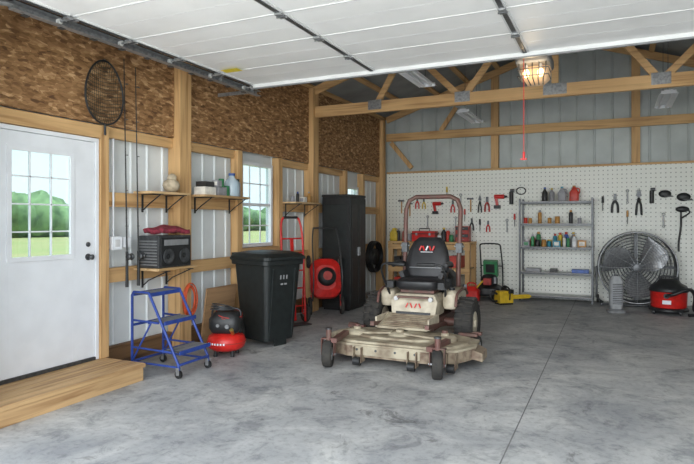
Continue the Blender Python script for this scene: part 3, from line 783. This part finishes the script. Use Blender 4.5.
b = B('shop_vacuum', .003)
b.lathe([(.001,.09),(.22,.09),(.25,.11),(.26,.34),(.27,.35),(.27,.37),(.001,.37)], (0,0,0), (0,0,1), M_red, 32)
b.lathe([(.275,.35),(.28,.36),(.275,.39),(.25,.44),(.17,.48),(.15,.52),(.10,.54),(.001,.545)], (0,0,0), (0,0,1), M_black, 32)
b.tube([(-.12,0,.50),(-.10,0,.57),(.10,0,.57),(.12,0,.50)], .018, M_black, 8, sub=4)
b.cyl((0,-.24,.30),(0,-.31,.30),.04,M_black); b.box((0,-.262,.2),(.12,.02,.06),M_white)
b.lathe([(.26,.10),(.28,.08),(.28,.05),(.25,.05)], (0,0,0), (0,0,1), M_black, 32)
for a in (45,135,225,315):
    x, y = .26*math.cos(R(a)), .26*math.sin(R(a)); b.cyl((x-.015,y,.035),(x+.015,y,.035),.035,M_black); b.cyl((x,y,.05),(x,y,.09),.02,M_black)
b.tube([(0,-.30,.30),(.10,-.38,.34),(.30,-.30,.42),(.36,-.1,.30),(.34,.05,.08),(.42,-.2,.045),(.30,-.36,.045)], .026, M_black, 10, sub=6)
b.done((.80, 10.28, 0), -10)

b = B('push_mower', .004)
b.loft([b.rr(.42,.56,.12,.08), b.rr(.46,.60,.14,.12), b.rr(.42,.56,.14,.22), b.rr(.30,.36,.10,.26)], M_black)
for sx in (-.24,.24):
    b.wheel((sx,-.26,.10),(1,0,0),.10,.05,M_rub,M_lgrey); b.wheel((sx,.22,.12),(1,0,0),.12,.05,M_rub,M_lgrey)
b.lathe([(.14,0),(.15,.03),(.15,.12),(.12,.18),(.06,.20),(.001,.20)], (0,-.02,.26), (0,0,1), M_black, 24)
b.box((0,-.2,.34),(.14,.1,.12),M_dred); b.cyl((.12,-.12,.3),(.12,-.12,.42),.03,M_steel)
b.box((0,.12,.56),(.26,.12,.3),M_it[5],(12,0,0)); b.box((0,.05,.56),(.16,.02,.16),M_black,(12,0,0))
for s_ in (-1,1): b.tube([(s_*.2,.24,.22),(s_*.2,.20,.6),(s_*.19,.06,.95)], .013, M_black, 8, sub=4)
b.tube([(-.19,.06,.95),(-.15,.03,1.02),(.15,.03,1.02),(.19,.06,.95)], .014, M_black, 8, sub=4); b.tube([(-.2,.20,.6),(.2,.20,.6)],.01,M_black)
b.done((-2.08, 10.80, 0), 0)
b = B('gas_can', .01)
b.loft([b.rr(.26,.18,.04,0), b.rr(.28,.2,.05,.03), b.rr(.28,.2,.05,.20), b.rr(.16,.12,.04,.28)], M_red)
b.tube([(-.08,0,.27),(-.06,0,.33),(.06,0,.33),(.09,0,.26)], .014, M_red, 8, sub=3); b.tube([(.09,0,.25),(.16,0,.34),(.2,0,.38)], .015, M_yel, 8)
b.done((-2.30, 10.28, 0), 0)
b = B('chainsaw', .006)
b.box((0,0,.11),(.26,.20,.16),M_yel); b.box((-.02,0,.21),(.2,.14,.05),M_yel); b.box((.10,0,.22),(.10,.16,.08),M_black)
b.tube([(-.13,0,.18),(-.22,0,.22),(-.26,0,.13),(-.2,0,.06),(-.12,0,.06)], .02, M_black, 8, sub=4)
b.tube([(.05,-.11,.08),(.04,-.13,.26),(.04,0,.31),(.04,.13,.26),(.05,.11,.08)], .012, M_black, 8, sub=4)
b.loft([[(.12,-.006,.08),(.12,.006,.08),(.12,.006,.16),(.12,-.006,.16)],[(.50,-.006,.085),(.50,.006,.085),(.50,.006,.155),(.50,-.006,.155)],[(.54,-.006,.11),(.54,.006,.11),(.54,.006,.13),(.54,-.006,.13)]], M_yel)
b.box((0,0,.015),(.26,.18,.03),M_black)
b.done((-1.72, 10.20, 0), 40)

# ---------------------------------------------------------------- tools on pegboard
PY = YB-.02
def hung(name, fn, x, z, s=1.0, rot=0):
    b = B(name, .0015); b.T = Matrix.Translation((x, PY-.048, z)) @ Euler((0, R(rot), 0)).to_matrix().to_4x4() @ Matrix.Scale(s, 4)
    fn(b); b.T = Matrix.Identity(4); b.cyl((x, PY-.05, z+.02*s), (x, PY, z+.02*s), .005, M_steel, seg=6); b.done()
def pliers(m):
    def f(b):
        b.tube([(0,0,0),(-.03,0,-.06),(-.035,0,-.16)], .014, m, 8, sub=4); b.tube([(0,0,0),(.03,0,-.06),(.035,0,-.16)], .014, m, 8, sub=4)
        b.box((0,0,.04),(.035,.02,.09),M_dsteel)
    return f
def drill(m):
    def f(b):
        b.cyl((-.09,0,0),(.08,0,0),.038,m); b.cyl((.08,0,0),(.13,0,0),.024,M_black,.014); b.box((-.05,0,-.09),(.045,.05,.15),m,(0,-10,0)); b.box((-.04,0,-.18),(.11,.07,.06),M_black)
    return f
def saw(b):
    b.prism([(0,0),(.05,.05),(.50,.0),(.50,-.04),(.02,-.10)], 'Y', -.003, .003, M_steel); b.tube([(0,0,0),(-.09,0,.0),(-.10,0,-.10),(0,0,-.10)], .015, M_it[7], 8, sub=3)
def shears(b):
    b.tube([(0,0,0),(-.03,0,-.12),(-.04,0,-.28)], .016, M_black, 8); b.tube([(0,0,0),(.03,0,-.12),(.04,0,-.28)], .016, M_black, 8)
    b.prism([(-.01,0),(.04,.03),(.01,.16)], 'Y', -.004, 0, M_dsteel); b.prism([(.01,0),(-.04,.03),(-.01,.16)], 'Y', 0.001, .005, M_dsteel)
def hammer(b):
    b.cyl((0,0,-.28),(0,0,.0),.014,M_it[7]); b.box((0,0,.01),(.12,.03,.035),M_dsteel); b.cyl((-.06,0,.01),(-.08,0,.01),.02,M_dsteel)
def grinder(b):
    b.cyl((0,0,-.12),(0,0,.1),.035,M_black); b.cyl((-.02,0,.12),(.05,0,.12),.03,M_dsteel); b.cyl((.05,0,.12),(.056,0,.12),.04,M_lgrey)
def trimmer(b):
    b.tube([(0,0,0),(.0,0,-.25),(-.03,0,-.5),(-.03,0,-.66)], .015, M_black, 8, sub=4); b.ell((.02,0,.03),(.10,.03,.05),M_black,12,8)
    b.tube([(.10,0,.02),(.12,0,-.03),(.0,0,-.12)], .012, M_black, 8, sub=3)
def cap(b):
    b.ell((0,0,0),(.09,.03,.06),M_black,14,8); b.prism([(-.02,-.02),(.10,-.03),(.12,-.05),(.0,-.05)], 'Y', -.025, .0, M_black)
def cordcoil(m):
    def f(b):
        for k in range(3): b.torus((0, -.0+.008*k, -.12), (0,1,0), .11-.006*k, .008, m, 24, 6, sx=1, sy=.8)
    return f
def spanner(b):
    b.cyl((0,0,-.16),(0,0,0),.011,M_steel,seg=8); b.torus((0,0,.015),(0,1,0),.02,.007,M_steel,14,6); b.torus((0,0,-.175),(0,1,0),.016,.006,M_steel,14,6)
def screwdriver(m):
    def f(b):
        b.cyl((0,0,-.02),(0,0,.08),.018,m,.014); b.cyl((0,0,-.02),(0,0,-.14),.006,M_dsteel,seg=8)
    return f
T = [('pliers', pliers(M_red), -3.64, 1.86, 1.0, 0), ('pliers', pliers(M_it[4]), -3.50, 1.84, .9, 0), ('cordless_drill', drill(M_red), -3.22, 1.80, 1.0, 0),
     ('pliers', pliers(M_red), -2.90, 1.78, 1.0, 0), ('hammer', hammer, -3.80, 1.80, .9, 0), ('hammer', hammer, -3.98, 1.86, .9, 0),
     ('wrench', spanner, -3.42, 1.52, 1.1, 0), ('wrench', spanner, -2.74, 1.95, 1.2, 0), ('wrench', spanner, -2.84, 1.50, 1.0, 0),
     ('screwdriver', screwdriver(M_red), -2.66, 1.60, 1.1, 0), ('screwdriver', screwdriver(M_it[4]), -3.02, 2.05, 1.1, 0), ('screwdriver', screwdriver(M_black), -2.36, 1.40, 1.1, 0),
     ('garden_shears', shears, -2.36, 1.84, .8, 0), ('pliers', pliers(M_dred), -2.22, 1.82, 1.2, 0), ('cordless_drill', drill(M_red), -1.98, 1.92, 1.1, 0),
     ('angle_grinder', grinder, -1.76, 1.90, 1.1, 0), ('hammer', hammer, -2.54, 1.88, .9, 0), ('pliers', pliers(M_black), -2.52, 1.42, 1.0, 0),
     ('cord_coil', cordcoil(M_black), -1.58, 2.12, .8, 0), ('wrench', spanner, -1.84, 1.45, 1.1, 0), ('pliers', pliers(M_red), -2.20, 1.38, .9, 0),
     ('screwdriver', screwdriver(M_red), -1.70, 1.50, 1.1, 0),
     ('pliers', pliers(M_black), .04, 1.82, 1.4, 0), ('garden_shears', shears, .42, 1.86, 1.1, 0), ('screwdriver', screwdriver(M_black), -.16, 1.80, 1.2, 0),
     ('angle_grinder', grinder, .62, 1.88, 1.0, 0), ('work_cap', cap, .82, 1.92, 1.1, 0), ('work_cap', cap, 1.10, 1.86, 1.2, 0),
     ('hedge_trimmer', trimmer, 1.06, 1.62, 1.05, 0), ('wrench', spanner, .24, 1.97, 1.1, 0), ('screwdriver', screwdriver(M_it[7]), .24, 1.55, 1.1, 0),
     ('wrench', spanner, .80, 1.55, 1.1, 0), ('hand_saw', saw, 1.5, 1.7, 1, 60)]
for t in T: hung(*t)

# ---------------------------------------------------------------- zero-turn mower (front = -y)
b = B('zero_turn_mower', .004)
deck = [(-.77,-.22),(-.80,-.50),(-.68,-.77),(-.42,-.88),(.42,-.90),(.68,-.78),(.80,-.52),(.77,-.20),(.50,-.04),(-.50,-.04)]
def scl(poly, k, cx=0, cy=-.48): return [(cx+(x-cx)*k, cy+(y-cy)*k) for x, y in poly]
b.loft([[(x,y,.09) for x,y in scl(deck,.99)], [(x,y,.20) for x,y in deck]], M_deckside)
b.loft([[(x,y,.20) for x,y in scl(deck,1.012)], [(x,y,.222) for x,y in scl(deck,1.012)]], M_tan)
b.loft([[(x,y,.222) for x,y in scl(deck,.93)], [(x,y,.242) for x,y in scl(deck,.90)]], M_tan)
b.loft([[(x,y,.242) for x,y in scl(deck,.55,0,-.45)], [(x,y,.262) for x,y in scl(deck,.52,0,-.45)]], M_tan)
for x in (-.48, .0, .48):
    b.lathe([(.13,0),(.13,.03),(.10,.05),(.04,.055),(.04,.08),(.001,.082)], (x,-.46,.235), (0,0,1), M_tan, 24)
for x in (-.48,.48): b.cyl((x,-.46,.30),(x,-.46,.34),.03,M_maroon)
b.box((-.24,-.44,.275),(.34,.22,.02),M_tan,(0,-4,0)); b.box((.24,-.44,.275),(.34,.22,.02),M_tan,(0,4,0))
b.box((0,-.895,.16),(.7,.02,.09),M_tan)
for x in (-.3,-.1,.1,.3): b.cyl((x,-.91,.17),(x,-.90,.17),.012,M_dsteel)
b.loft([[(.74,-.58,.21),(.74,-.26,.21),(.74,-.26,.11),(.74,-.58,.11)],[(.87,-.52,.15),(.87,-.28,.15),(.87,-.28,.07),(.87,-.52,.07)]], M_deckside)
for x in (-.28, .28, -.64, .64):
    y = -.95 if abs(x) < .5 else -.87
    b.cyl((x-.035,y,.065),(x+.035,y,.065),.042,M_black,seg=18); b.bb(x-.045,x-.038,y-.01,y+.10,.05,.20,M_deckside); b.bb(x+.038,x+.045,y-.01,y+.10,.05,.20,M_deckside)
for s_ in (-1, 1):
    x = s_*.555
    b.box((x*.93,-.83,.268), (.06,.46,.045), M_maroon, (0,0,s_*-8))
    b.cyl((x,-1.02,.25),(x,-1.02,.37),.028,M_maroon); b.cyl((x,-1.02,.37),(x,-1.02,.385),.034,M_dsteel)
    b.bb(x-.075,x+.075,-1.045,-.985,.270,.284,M_maroon)
    for q in (-.068,.068): b.box((x+q,-1.03,.20),(.010,.05,.17),M_maroon)
    b.wheel((x,-1.04,.132),(1,.30,0),.132,.10,M_rub,M_grey,.5)
    b.cyl((x-.08,-1.04,.132),(x+.08,-1.04,.132),.012,M_steel)
    b.wheel((s_*.72,-.02,.11),(1,0,0),.11,.07,M_rub,M_grey,.5); b.box((s_*.72,-.02,.25),(.10,.06,.03),M_maroon); b.box((s_*.67,-.02,.18),(.01,.05,.16),M_maroon); b.box((s_*.64,-.10,.245),(.2,.06,.03),M_maroon)
for s_ in (-1, 1): b.box((s_*.30,-.12,.32),(.045,.75,.045),M_maroon,(-6,0,0))
b.bb(-.28,.28,-.15,1.10,.26,.36,M_maroon)
b.loft([[(-.28,-.40,.30),(.28,-.40,.30),(.28,-.40,.325),(-.28,-.40,.325)],[(-.29,.02,.38),(.29,.02,.38),(.29,.02,.41),(-.29,.02,.41)]], M_tan)
for k in range(7): b.box((0,-.37+k*.055,.336+k*.0105),(.48,.014,.008),M_deckside,(11,0,0))
b.bb(-.30,-.28,-.40,.0,.31,.42,M_beige); b.bb(.28,.30,-.40,.0,.31,.42,M_beige)
b.loft([[(-.25,.0,.38),(.25,.0,.38),(.25,.40,.38),(-.25,.40,.38)],[(-.27,.03,.55),(.27,.03,.55),(.27,.40,.55),(-.27,.40,.55)],[(-.22,.08,.62),(.22,.08,.62),(.22,.40,.62),(-.22,.40,.62)]], M_beige)
b.box((0,.0,.415),(.40,.012,.03),M_black,(-9,0,0))
for x, rz in ((-.075,25),(-.025,-25),(.025,25),(.075,-25)): b.box((x,.008,.50),(.016,.008,.055),M_red,(-9,rz,0))
b.box((0,-.005,.595),(.36,.05,.02),M_maroon)
for s_ in (-1, 1):
    b.loft([b.rr(.14,.56,.06,.46,s_*.37,.44), b.rr(.17,.60,.08,.50,s_*.37,.44), b.rr(.17,.60,.08,.62,s_*.37,.44), b.rr(.12,.50,.06,.66,s_*.37,.44)], M_beige, True)
    b.cyl((s_*.37,.30,.65),(s_*.37,.30,.69),.035,M_black)
    b.tube([(s_*.46,.10,.50),(s_*.46,.18,.63),(s_*.46,.55,.66),(s_*.46,.70,.58)], .016, M_maroon, 8, sub=3)
    b.box((s_*.31,.16,.72),(.10,.16,.08),M_black)
    b.tube([(s_*.33,.16,.60),(s_*.36,.02,.80),(s_*.36,-.04,.92),(s_*.30,-.06,.97),(s_*.08,-.08,.965)], .013, M_black, 8, sub=5)
    b.tube([(s_*.27,-.06,.97),(s_*.07,-.08,.965)], .020, M_black, 10)
    b.wheel((s_*.54,.34,.29),(1,0,0),.285,.21,M_rub,M_beige,.48,lugs=22)
    b.cyl((s_*.28,.34,.29),(s_*.48,.34,.29),.05,M_maroon)
    b.box((s_*.32,.74,.48),(.09,.10,.28),M_maroon)
b.loft([b.rr(.46,.46,.10,.665,0,.32), b.rr(.52,.50,.12,.70,0,.32), b.rr(.52,.50,.12,.76,0,.32), b.rr(.42,.40,.12,.79,0,.32)], M_vinyl, True)
b.box((0,.34,.645),(.40,.36,.04),M_maroon)
def backring(z, w, t, y): return [(px, y+py*.6, z) for px, py, _ in b.rr(w, t, min(w, t)*.45, 0)]
b.loft([backring(.74,.46,.16,.54), backring(.82,.54,.20,.56), backring(.98,.54,.20,.60), backring(1.10,.48,.19,.64), backring(1.20,.38,.17,.67), backring(1.25,.26,.12,.69)], M_vinyl, True)
for s_ in (-1, 1):
    b.tube([(s_*.29,.60,.92),(s_*.31,.45,.95),(s_*.31,.22,.94)], .032, M_vinyl, 8, sub=3); b.box((s_*.23,.44,.80),(.05,.26,.12),M_vinyl,(0,s_*25,0))
for x, rz in ((-.08,22),(-.04,-22),(.0,22),(.04,-22),(.08,22)): b.box((x,.566,1.12),(.018,.02,.06),M_red if abs(x)>.03 else M_white,(-12,rz,0))
b.box((0,.553,1.075),(.15,.02,.008),M_white,(-12,0,0))
b.tube([(-.2,.50,.89),(.2,.50,.89)], .006, M_grey, 6)
pts = [(-.34,.74,.42),(-.34,.76,.9),(-.35,.82,1.45),(-.35,.84,1.60),(-.31,.845,1.71),(-.22,.85,1.755),(.22,.85,1.755),(.31,.845,1.71),(.35,.84,1.60),(.35,.82,1.45),(.34,.76,.9),(.34,.74,.42)]
b.tube(pts, .029, M_maroon, 8)
for s_ in (-1, 1): b.box((s_*.345,.785,1.12),(.075,.09,.12),M_dsteel); b.cyl((s_*.345-.06,.785,1.14),(s_*.345+.06,.785,1.14),.012,M_steel)
b.loft([b.rr(.52,.44,.08,.38,0,1.0), b.rr(.56,.48,.08,.45,0,1.0), b.rr(.54,.46,.10,.74,0,1.0), b.rr(.36,.30,.08,.84,0,1.0)], M_black)
b.cyl((-.2,1.0,.84),(-.2,1.0,.90),.07,M_black); b.tube([(.24,1.2,.5),(.30,1.28,.5),(.30,1.3,.62)], .03, M_steel, 10)
b.box((0,1.26,.40),(.66,.06,.10),M_maroon)
for s_ in (-1, 1):
    b.wheel((s_*.27,1.22,.14),(1,0,0),.14,.10,M_rub,M_beige,.5); b.box((s_*.27,1.22,.31),(.12,.08,.02),M_maroon); b.box((s_*.205,1.22,.22),(.01,.06,.18),M_maroon); b.box((s_*.335,1.22,.22),(.01,.06,.18),M_maroon)
for s_ in (-1, 1): b.cyl((s_*.20,-.01,.575),(s_*.20,.05,.575),.025,M_lgrey)
b.done((-2.03, 6.13, 0), 1)

# ---------------------------------------------------------------- outside
b = B('tree_line')
for i in range(70):
    y = -40+i*2.2; x = -55+random.uniform(-4, 4); h = random.uniform(3.0, 4.6)
    b.ell((x, y, h*.5-.3), (random.uniform(2,3.5), random.uniform(2,3.2), h*.55), M_leaf, 10, 8, jit=.12)
b.done()

# ---------------------------------------------------------------- lights
w = bpy.data.worlds.new('World'); sc.world = w; w.use_nodes = True
nt = w.node_tree; bg = nt.nodes['Background']
tc = N(nt, 'ShaderNodeTexCoord'); no = N(nt, 'ShaderNodeTexNoise'); no.inputs['Scale'].default_value = 2.5; no.inputs['Detail'].default_value = 5
nt.links.new(tc.outputs['Generated'], no.inputs['Vector'])
nt.links.new(ramp(nt, [(0.35, (0.62,0.78,1.0)), (0.6, (0.92,0.97,1.0))], no.outputs['Fac']), bg.inputs['Color'])
bg.inputs['Strength'].default_value = 1.8
sun = bpy.data.lights.new('sun', 'SUN'); sun.energy = 6.3; sun.angle = R(2); sun.color = (1, .98, .95)
so = bpy.data.objects.new('sun', sun); COL.objects.link(so); so.rotation_euler = Vector((-0.35, -0.25, -1)).to_track_quat('-Z', 'Y').to_euler()
pl = bpy.data.lights.new('daylight_portal', 'AREA'); pl.shape = 'RECTANGLE'; pl.size = 6.1; pl.size_y = 3.0; pl.cycles.is_portal = True
po = bpy.data.objects.new('daylight_portal', pl); COL.objects.link(po); po.location = (-.73, YF-.2, 1.5)
po.rotation_euler = Vector((0, 1, 0)).to_track_quat('-Z', 'Z').to_euler()
ol = bpy.data.lights.new('opener_bulb', 'POINT'); ol.energy = 5; ol.color = (1, .75, .45); ol.shadow_soft_size = .06
oo = bpy.data.objects.new('opener_bulb', ol); COL.objects.link(oo); oo.location = (ox, oy-.28, 2.88)
al = bpy.data.lights.new('added_fill_lamp', 'AREA'); al.shape = 'RECTANGLE'; al.size = 9; al.size_y = 5; al.energy = 780; al.color = (.95, .98, 1.0)  # added area lamp behind the camera, imitates soft sky light through the door opening
ao = bpy.data.objects.new('added_fill_lamp', al); COL.objects.link(ao); ao.location = (-.5, -4.0, 2.6)
ao.rotation_euler = Vector((0, 1, -.02)).to_track_quat('-Z', 'Z').to_euler()

# ---------------------------------------------------------------- camera
cd = bpy.data.cameras.new('camera'); cd.sensor_width = 36; cd.lens = 572/694*36; cd.shift_y = -11/694
co = bpy.data.objects.new('camera', cd); COL.objects.link(co); co.location = (0, 0, 1.45); co.rotation_euler = (R(90), 0, R(24.9))
sc.camera = co
sc.view_settings.view_transform = 'Standard'
sc.view_settings.look = 'None'
sc.view_settings.exposure = 0.12
